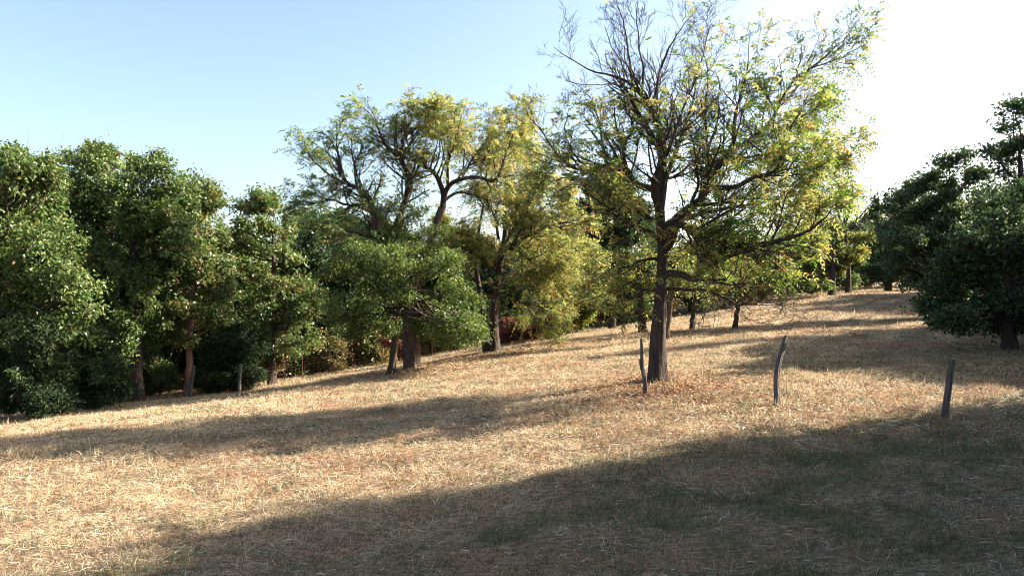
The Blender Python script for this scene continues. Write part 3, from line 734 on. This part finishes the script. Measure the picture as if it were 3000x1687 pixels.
front_tree('oak_tree', 'dark oak filling the gap between the yellow walnut and the lone walnut', 'tree', 612, 56,
           [(590, 186, 12), (608, 178, 12), (628, 186, 11), (578, 206, 12), (604, 205, 14), (630, 210, 14), (598, 234, 15), (625, 238, 15), (646, 226, 11), (586, 252, 12), (610, 264, 14), (640, 260, 13), (600, 288, 12), (630, 288, 12), (660, 250, 10), (655, 280, 10)],
           34, r=.25, pal=PAL_DARK[:2], leaf=(.18, .12), dens=1.2, fill=1.6, grow_r=1.2)
YG = 'yellow-green trees behind the lone walnut'
front_tree('small_tree', 'stout brown trunk with thin olive crown just left of the lone walnut trunk', 'tree', 643, 42,
           [(630, 262, 12), (650, 252, 13), (620, 285, 11), (640, 288, 10), (608, 303, 8), (660, 272, 10), (624, 306, 6)],
           35, r=.22, pal=PAL_YG, mat=M_WAL, leaf=(.15, .07), dens=.8, nl=22)
front_tree('small_tree', 'young tree hidden close behind the lone walnut trunk', 'tree', 667, 36.5,
           [(680, 256, 12), (668, 276, 10), (690, 282, 10)],
           36, r=.11, pal=PAL_YG, mat=M_WAL, leaf=(.13, .06), dens=.8, nl=22, bark=M_BARK2)
front_tree('small_tree', 'thin straight trunk with yellowing crown, first right of the lone walnut', 'tree', 692, 43,
           [(700, 262, 12), (718, 274, 10), (688, 288, 8), (708, 296, 7), (690, 258, 10)],
           37, r=.12, pal=PAL_YEL, mat=M_WAL, leaf=(.15, .07), dens=.8, nl=22)
front_tree('small_tree', 'thin straight trunk with greenish crown, second right of the lone walnut', 'tree', 735, 41.5,
           [(735, 250, 12), (754, 260, 12), (720, 264, 10), (765, 278, 10), (742, 288, 8), (780, 288, 8), (726, 284, 8)],
           38, r=.12, pal=PAL_YG, mat=M_WAL, leaf=(.15, .07), dens=.9, nl=24)
front_tree('small_tree', 'lone yellow-green tree far up the slope at the top of the meadow', 'tree', 832, 70,
           [(836, 232, 11), (815, 238, 9), (855, 238, 9), (825, 254, 11), (850, 256, 10), (863, 250, 7), (840, 266, 8), (813, 268, 8), (800, 252, 8), (868, 236, 6)],
           39, r=.3, pal=PAL_YG, mat=M_WAL, leaf=(.22, .11), dens=.9, nl=24)

# ------------------------------------------------------------------ right hand trees
front_tree('oak_tree', 'near dark oak at the right border with boughs sweeping low over the grass', 'tree', 1010, 26,
           [(1000, 198, 17), (1022, 190, 18), (984, 224, 17), (1010, 235, 21), (970, 250, 15), (1000, 264, 22), (1032, 260, 22), (960, 278, 15), (985, 293, 17), (1015, 298, 20), (944, 298, 11), (934, 310, 8),
            (963, 313, 11), (998, 322, 11), (1026, 325, 14), (948, 318, 7), (978, 318, 9), (1055, 235, 25), (1065, 280, 24), (1062, 200, 20), (1080, 250, 24), (1048, 318, 14), (1085, 300, 18), (930, 285, 9), (950, 265, 11), (940, 320, 6), (925, 304, 5), (962, 240, 12)],
           41, r=.2, grow_r=1.15, fill=1.0, flatz=.5, pal=PAL_DARK, leaf=(.12, .08), dens=.85, nl=34, limb_up=.15)
front_tree('oak_tree', 'tall airy oak topping the right border with a narrow ragged tip', 'tree', 1022, 36,
           [(1010, 106, 6), (1020, 102, 6), (1001, 148, 7), (1014, 160, 9), (990, 150, 6), (1004, 174, 9), (1028, 138, 9), (1024, 188, 12), (998, 196, 8), (1022, 228, 18), (1002, 256, 18), (1030, 290, 18), (1050, 170, 16), (1060, 220, 20), (1060, 120, 14)],
           42, r=.24, grow_r=1.35, flatz=.8, pal=PAL_DARK, leaf=(.13, .085), dens=.95, nl=26)
front_tree('oak_tree', 'wide dark oak left of the near right-border oak, its crown peaking in a small spire', 'tree', 945, 44,
           [(950, 162, 11), (964, 156, 8), (930, 180, 13), (914, 190, 12), (976, 176, 12), (900, 206, 12), (950, 192, 15), (925, 214, 17), (986, 200, 13), (960, 222, 17), (894, 234, 14), (925, 248, 17), (990, 234, 15),
            (955, 258, 17), (900, 264, 12), (928, 278, 13), (985, 268, 15), (960, 290, 12), (940, 204, 13, -1.6), (952, 212, 12, -1.9), (934, 236, 14, -1.8), (948, 232, 13, -1.5), (942, 258, 13, -1.8), (968, 246, 12, -1.4)],
           43, r=.25, grow_r=1.3, flatz=.75, veil=5, pal=PAL_DARK + [(.09, .12, .04, 2)], leaf=(.15, .10), dens=1.05)
front_tree('oak_tree', 'far dark oak where the meadow meets the wood, upslope of the wide dark oak', 'tree', 888, 78,
           [(885, 201, 8), (900, 196, 8), (875, 212, 8), (895, 214, 10), (915, 206, 9), (880, 232, 10), (900, 237, 11), (920, 230, 10), (885, 254, 10), (905, 258, 11), (870, 248, 8), (890, 274, 9), (910, 276, 9), (925, 262, 10), (872, 270, 7)],
           44, r=.3, pal=PAL_DARK, leaf=(.24, .16), dens=.75)

# trees standing just outside the frame on the right: they throw the long foreground shadow
SH = 'oaks beyond the right border that shade the foreground'
def shade_tree(x, y, h, w, seed, label, dens=1.0):
    g = np.random.default_rng(seed)
    lob = []
    for k in range(30):
        z = h * (.12 + .8 * (k + .5) / 30)
        prof = math.sin(math.pi * min(1, max(0.06, (z / h - .02) / 1.02)) ** .75) ** .6
        a = k * 2.4 + g.uniform(-.4, .4); rr = w * .5 * prof * g.uniform(.45, .85)
        lob.append((rr * math.cos(a), rr * math.sin(a), z, w * .2 * g.uniform(.85, 1.15)))
    return lobe_tree('oak_tree', label, 'tree', (x, y, gz(x, y)[0]), lob, seed, r=.3, pal=PAL_DARK, leaf=(.17, .12), dens=dens * 1.5, nl=34, sig=.3, group=SH)
shade_tree(20.5, 13.2, 12.7, 10.4, 51, 'broad oak outside the right border, nearest the flat-topped leaning post', 1.1)
shade_tree(19.5, 5.6, 13.5, 11, 52, 'broad oak outside the right border, beside the viewer')
shade_tree(27.5, 9.0, 14.2, 12, 53, 'tall oak outside the right border, behind the other two shading oaks')

shade_tree(22.8, 23.2, 5.6, 6.5, 55, 'low spreading oak just outside the right border beside the low-boughed one', .45)
shade_tree(29.5, 32.0, 9.5, 10.5, 54, 'wide oak just outside the right border beyond the low-boughed one', .7)

# ------------------------------------------------------------------ woodland behind
def generic(seed, h, w, pal, leaf, dens=.7, base=.2):
    g = np.random.default_rng(seed)
    lob = []
    for k in range(22):
        f = (k + .5) / 22
        z = h * (base + (1 - base) * .93 * f)
        prof = math.sin(math.pi * (.12 + .83 * f)) ** .55
        a = k * 2.4 + g.uniform(-.5, .5); rr = w * .5 * prof * g.uniform(.3, .85)
        lob.append((rr * math.cos(a), rr * math.sin(a), z, w * .17 * g.uniform(.85, 1.2)))
    return lob
BK = 'background trees deep in the woodland'
protos = []
for k, (pal, lab) in enumerate([(PAL_DARK, 'dark green tree deep in the woodland behind the front row'), (PAL_OAK, 'mid green tree deep in the woodland behind the front row'),
                                (PAL_BROWN, 'olive brown tree deep in the woodland behind the front row')]):
    protos.append((lab, pal, generic(60 + k, 10, 8.5, pal, None)))
fill = [(62, 40, 182, 1), (160, 43, 190, 0), (212, 45, 222, 1), (20, 46, 222, 0), (72, 47, 215, 1), (118, 48, 226, 0), (160, 48, 228, 2), (196, 52, 245, 1), (222, 54, 258, 2), (240, 60, 262, 0), (262, 60, 262, 0), (292, 54, 240, 2), (330, 50, 205, 0), (366, 52, 216, 0), (345, 60, 240, 1),
        (438, 56, 240, 1), (466, 62, 228, 2), (500, 58, 250, 0), (528, 66, 235, 1), (556, 66, 222, 0), (585, 70, 215, 1), (690, 66, 240, 0), (725, 68, 236, 2), (760, 72, 238, 0), (792, 78, 228, 1), (822, 92, 215, 0), (852, 100, 218, 0),
        (955, 64, 205, 0), (990, 58, 200, 1), (1035, 56, 180, 0), (-40, 44, 210, 1), (-90, 42, 200, 0), (140, 64, 240, 0), (60, 66, 235, 0), (410, 64, 235, 0), (655, 72, 235, 0), (870, 110, 215, 1), (930, 90, 215, 0),
        (238, 90, 262, 0), (205, 95, 265, 1), (275, 92, 260, 1), (848, 88, 235, 1), (866, 98, 225, 0), (905, 92, 215, 1), (835, 96, 225, 0), (985, 70, 205, 0), (1080, 50, 190, 0)]
fill += [(1900, 22, 150, 0), (2300, 17, 100, 1), (1560, 30, 160, 0), (1350, 42, 175, 1), (1250, 52, 180, 0)]  # unseen trees added far right to block skylight from the sun side
made = {}
gf = random.Random(4)
for u, d, tv, k in fill:
    b = G(u, d)
    hgt = (ZC - (tv - 287.5) / FPX * d) - b[2]
    if k not in made:
        lab, pal, lob = protos[k]
        made[k] = lobe_tree('woodland_tree', lab, 'tree', b, lob, 70 + k, r=.2, pal=pal, leaf=(.19, .125), dens=.75, nl=32, sig=.28, group=BK)
        o = made[k]
    else:
        o = copy_tree(made[k]); o.location = tuple(b)
    s = hgt / 10.6
    o.scale = (max(s, .7) * gf.uniform(.9, 1.1), max(s, .7) * gf.uniform(.9, 1.1), s)
    o.rotation_euler = (0, 0, gf.uniform(0, 6.28))

# understory shrubs along the fence
UN = 'understory bushes along the woodland edge'
def shrub_lobes(seed, w, h, n=9):
    g = np.random.default_rng(seed)
    return [(g.uniform(-.5, .5) * w, g.uniform(-.4, .4) * w, h * g.uniform(.25, .85), .24 * w * g.uniform(.8, 1.2)) for _ in range(n)]
def shrub_stems(seed, h):
    g = np.random.default_rng(seed)
    return [[(g.uniform(-.1, .1), g.uniform(-.1, .1), -.1, .025), (g.uniform(-.3, .3), g.uniform(-.3, .3), h * .4, .02), (g.uniform(-.6, .6), g.uniform(-.5, .5), h * .85, .01)] for _ in range(5)]
SHL = ['tawny brown bush in the shade under the woodland edge', 'dull green bush in the shade under the woodland edge']
ush = {}
for u, d, k, s in [(60, 35, 1, 1.1), (105, 38, 0, 1), (128, 40.5, 1, 1.1), (160, 40, 1, .8), (175, 43, 0, 1.2), (215, 42.5, 1, 1.2), (270, 43.5, 0, 1), (290, 45, 1, 1.2), (318, 46, 0, 1.1), (338, 46, 0, .9), (352, 48, 1, 1.3),
                   (372, 48, 0, 1.2), (405, 50, 1, 1.3), (432, 51, 0, 1.1), (455, 51.5, 0, 1.2), (475, 53, 1, 1.3), (530, 55, 1, 1.4), (565, 57, 1, 1.3), (590, 60, 0, 1.4), (620, 61, 1, 1.4), (300, 50, 1, 1.6), (400, 55, 1, 1.8), (240, 50, 1, 1.5),
                   (20, 36, 1, 1.4), (140, 48, 1, 1.6), (700, 64, 1, 1.5), (740, 66, 0, 1.4), (780, 72, 1, 1.4), (845, 84, 1, 1.5), (870, 92, 0, 1.3), (660, 62, 0, 1.3), (915, 96, 1, 1.6), (950, 80, 1, 1.6)]:
    b = G(u, d)
    if k not in ush:
        ush[k] = o = lobe_tree('shrub', SHL[k], 'shrub', b, shrub_lobes(80 + k, 2.6, 2.2), 82 + k, stems=shrub_stems(5 + k, 2.0), pal=[PAL_BROWN, PAL_OAK][k], leaf=(.12, .075), dens=1.2, nl=30, group=UN)
    else:
        o = copy_tree(ush[k]); o.location = tuple(b)
    o.scale = (s, s, s * gf.uniform(.85, 1.15)); o.rotation_euler = (0, 0, gf.uniform(0, 6.28))
b = G(515, 47.5)
lobe_tree('shrub', 'dark red sumac bush beyond the yellow walnut stems', 'shrub', b, px_lobes(b, 47.5, [(507, 333, 8), (520, 330, 9), (512, 322, 7), (532, 328, 8), (503, 341, 6), (522, 340, 7), (541, 325, 6)], 3), 91,
          stems=shrub_stems(9, 1.6), pal=PAL_RED, leaf=(.14, .07), dens=1.6, nl=30)
b = G(400, 44)
lobe_tree('shrub', 'small bright red bush glimpsed between the elm and walnut trunks', 'shrub', b, px_lobes(b, 44, [(393, 343, 4), (400, 345, 5), (405, 349, 4), (386, 341, 3)], 4), 92,
          stems=shrub_stems(10, 1.4), pal=[(.24, .045, .03, 4), (.15, .04, .025, 3), (.10, .07, .03, 3)], leaf=(.13, .07), dens=2.5, nl=24)
b = G(815, 69)
lobe_tree('shrub', 'pale green bush beside the lone far tree at the top of the meadow', 'shrub', b, px_lobes(b, 69, [(808, 284, 5), (816, 283, 6), (824, 285, 5), (801, 286, 4)], 5), 93,
          stems=shrub_stems(11, 1.0), pal=PAL_ELM, leaf=(.18, .11), dens=1.8, nl=26)

# bare tree beyond the walnut's right flank
bb = G(848, 74)
walnut('bare_tree', 'nearly leafless tree whose thin upper twigs show right of the lone walnut crown', bb, 74,
       [[(848, 290, 0, .3), (848, 270, 0, .24), (846, 245, 0, .2), (845, 225, 0, .15), (844, 205, 0, .09)],
        [(845, 235, 0, .14), (838, 210, 0, .10), (832, 185, .5, .06), (828, 165, .8, .03), (826, 152, .8, .012)],
        [(845, 225, 0, .14), (850, 205, -.5, .10), (852, 185, -.8, .06), (850, 170, -1, .02)],
        [(846, 230, 0, .12), (858, 218, .5, .09), (868, 207, 1, .055), (876, 195, 1.2, .03), (880, 178, 1.4, .012)],
        [(845, 240, 0, .1), (830, 225, -1, .07), (818, 205, -1.6, .04), (812, 190, -1.8, .015)],
        [(846, 235, 0, .09), (860, 225, 2, .06), (866, 205, 3, .02)]],
       17, lambda u, v, rng: np.full(len(u), .06), lambda u, v, rng: pick(rng, PAL_YG, len(u)), dens=(1.8, 4, 3), lens=(.5, .5, .5), ll=.16, lw=.08, pairs=3, clen=3.0)

# ------------------------------------------------------------------ posts
def post_mesh(name, pts, label, base, seed, stubs=(), flatk=10, cut=.03):
    """old split timber: an uneven round section, leaning and kinked, with a ragged cut top"""
    rng = np.random.default_rng(seed)
    mb = MB()
    def one(p, k=12, n=26):
        c = curve(p, n)
        th = np.arange(k) * 2 * math.pi / k
        prof = 1 + .13 * np.sin(th * 2 + rng.uniform(0, 6)) + rng.normal(0, .07, k)
        T = norm(np.gradient(c[:, :3], axis=0))
        N = norm(np.cross(np.array([0, 1., 0]), T)); Bn = np.cross(T, N)
        rad = c[:, 3][:, None] * .8 * prof[None] * (1 + rng.normal(0, .035, (n, k)))
        V = c[:, None, :3] + rad[..., None] * (np.cos(th)[None, :, None] * N[:, None] + np.sin(th)[None, :, None] * Bn[:, None])
        V[-1, :, 2] += rng.uniform(-cut, cut, k)
        i = np.arange(n * k).reshape(n, k)
        q = np.stack([i[:-1], np.roll(i[:-1], -1, 1), np.roll(i[1:], -1, 1), i[1:]], -1).reshape(-1, 4)
        top = c[-1, :3] - T[-1] * .01
        V = np.concatenate([V.reshape(-1, 3), top[None]])
        t = np.stack([i[-1], np.roll(i[-1], -1), np.full(k, n * k)], 1)
        mb.add(V, q, t)
    one(pts)
    for s in stubs: one(s, 8, 8)
    o = mb.build(name, M_WOOD, None, smooth=False)
    o.location = tuple(base)
    return tag(o, label, 'fence post', 'old timber posts in the meadow')

def PX(base, d, *a):
    return [(*(P(u, v, d + off) - base), r) for u, v, off, r in a]
b1 = G(645.3, 20)
post_mesh('fence_post', PX(b1, 20, (645.6, 397, 0, .085), (645.3, 388, 0, .088), (644.3, 375, 0, .082), (642, 365, 0, .075), (642, 358, 0, .062), (641.8, 348, 0, .058), (641.2, 338.5, 0, .045)),
          'thin weathered post with a side stub, leaning close to the lone walnut trunk', b1, 101,
          [PX(b1, 20, (643.6, 373, 0, .07), (640.8, 366, -.02, .052), (639.9, 361, -.03, .03), (639.2, 358.5, -.03, .016))])
b2 = G(777, 17.5)
post_mesh('fence_post', PX(b2, 17.5, (777, 408, 0, .09), (777.2, 400, 0, .085), (776.6, 385, 0, .078), (777, 372, 0, .076), (779, 361, 0, .072), (782, 350, 0, .068), (784.5, 341, 0, .062), (785.8, 335.5, 0, .058)),
          'tall crooked post with a kinked notched top, alone in the sunlit grass', b2, 102,
          [PX(b2, 17.5, (783.6, 350, -.03, .035), (785.5, 344.5, -.05, .028), (787, 342, -.05, .014))])
b3 = G(944.5, 15.5)
post_mesh('fence_post', PX(b3, 15.5, (944, 424, 0, .082), (945, 412, 0, .080), (947.3, 395, 0, .078), (949.5, 378, 0, .076), (952.5, 359, 0, .074)),
          'straight thick flat-topped post leaning right at the edge of the foreground shadow', b3, 103, cut=.008)

# ------------------------------------------------------------------ wire fence along the wood
def wire_fence():
    line = [(120, 35.6), (190, 36.2), (239, 36.8), (285, 41.5), (302, 42.5), (330, 44), (352, 45.2), (376, 46.2), (404, 47.2), (432, 48.2), (455, 49), (478, 50), (500, 51)]
    b0 = G(239, 36.8)
    root = thing('wire_fence', b0, 'rusty wire fence with wooden and metal posts along the foot of the wood', 'fence')
    pts = [G(u, d) for u, d in line]
    rng = np.random.default_rng(7)
    tops = []
    for k, p in enumerate(pts):
        mb = MB(); q = p - b0
        if k == 1:
            c = curve([(*(q + (0, 0, -.2)), .10), (*(q + (.03, 0, .5)), .09), (*(q + (.12, 0, 1.1)), .085), (*(q + (.2, 0, 1.62)), .06)], 10)
        elif k == 2:
            c = curve([(*(q + (0, 0, -.2)), .12), (*(q + (.02, 0, .6)), .095), (*(q + (.06, 0, 1.2)), .09), (*(q + (.09, 0, 1.52)), .085)], 10)
        else:
            l = rng.normal(0, .05, 2)
            c = curve([(*(q + (0, 0, -.2)), .026), (*(q + (l[0], l[1], 1.35 + rng.uniform(-.1, .15))), .022)], 5)
        tubes(mb, c[None, :, :3], c[None, :, 3], 8)
        n = mb.n; mb.add([c[-1, :3]], None, [[j - 8, (j + 1) % 8 - 8, 0] for j in range(8)])
        mb.build('post', M_WOOD if k in (1, 2) else M_RUST, root)
        tops.append(q)
    mb = MB()
    tops = np.array(tops)
    for h in (.12, .3, .48, .66, .84, 1.02, 1.2):
        for a, b in zip(tops[:-1], tops[1:]):
            t = np.linspace(0, 1, 6)[:, None]
            seg = a + (b - a) * t + np.array([0, 0, h]) + np.array([0, 0, -.05]) * (4 * t * (1 - t)) + rng.normal(0, .012, (6, 3)) * (4 * t * (1 - t))
            tubes(mb, seg[None], np.full((1, 6), .004), 3)
    for a, b in zip(tops[:-1], tops[1:]):
        m = int(np.linalg.norm(b - a) / .3)
        for j in range(m):
            p = a + (b - a) * (j + .5) / m
            tubes(mb, np.array([[p + (0, 0, .08), p + (0, 0, .5), p + (0, 0, .95)]]), np.full((1, 3), .0035), 3)
    mb.build('wire_mesh', M_RUST, root)
M_RUST = bark_mat('rusty_wire', (.03, .018, .013), (.09, .05, .035), 20, 1, .2)
wire_fence()

# ------------------------------------------------------------------ leaf litter
def litter():
    rng = np.random.default_rng(9)
    xs, ys = [], []
    for (u, d, r, n) in [(657, 21.6, 2.4, 2600), (665, 19.8, 2.0, 1200), (405, 32.5, 3.2, 2400), (491, 37.5, 2.6, 1500), (690, 40, 5, 1600), (780, 17.3, 3.0, 700), (720, 18, 5, 1400), (600, 15, 9, 900), (139, 35, 3, 700), (1000, 26, 6, 1800)]:
        g = G(u, d)
        a = rng.uniform(0, 6.28, n); q = r * np.sqrt(-2 * np.log(rng.uniform(.02, 1, n))) * .6
        xs.append(g[0] + np.cos(a) * q); ys.append(g[1] + np.sin(a) * q)
    x = np.concatenate(xs); y = np.concatenate(ys); n = len(x)
    pos = np.stack([x, y, gz(x, y) + rng.uniform(.03, .09, n)], 1)
    far = np.sqrt(np.maximum(y, 9) / 20)
    ax = rng.normal(0, 1, (n, 3)); ax[:, 2] *= .25
    mb = MB()
    kites(mb, pos, ax, np.array([0, 0, 1.]) + rng.normal(0, .4, (n, 3)), rng.uniform(.06, .11, n) * far, rng.uniform(.03, .055, n) * far,
          pick(rng, [(.15, .065, .032, 4), (.10, .045, .025, 3), (.24, .12, .055, 3), (.36, .22, .10, 1)], n))
    tag(mb.build('fallen_leaves', M_LEAF, smooth=False), 'brown fallen leaves scattered on the grass under the trees', 'leaf litter', kind='stuff')
litter()
print('objects', len(bpy.data.objects))
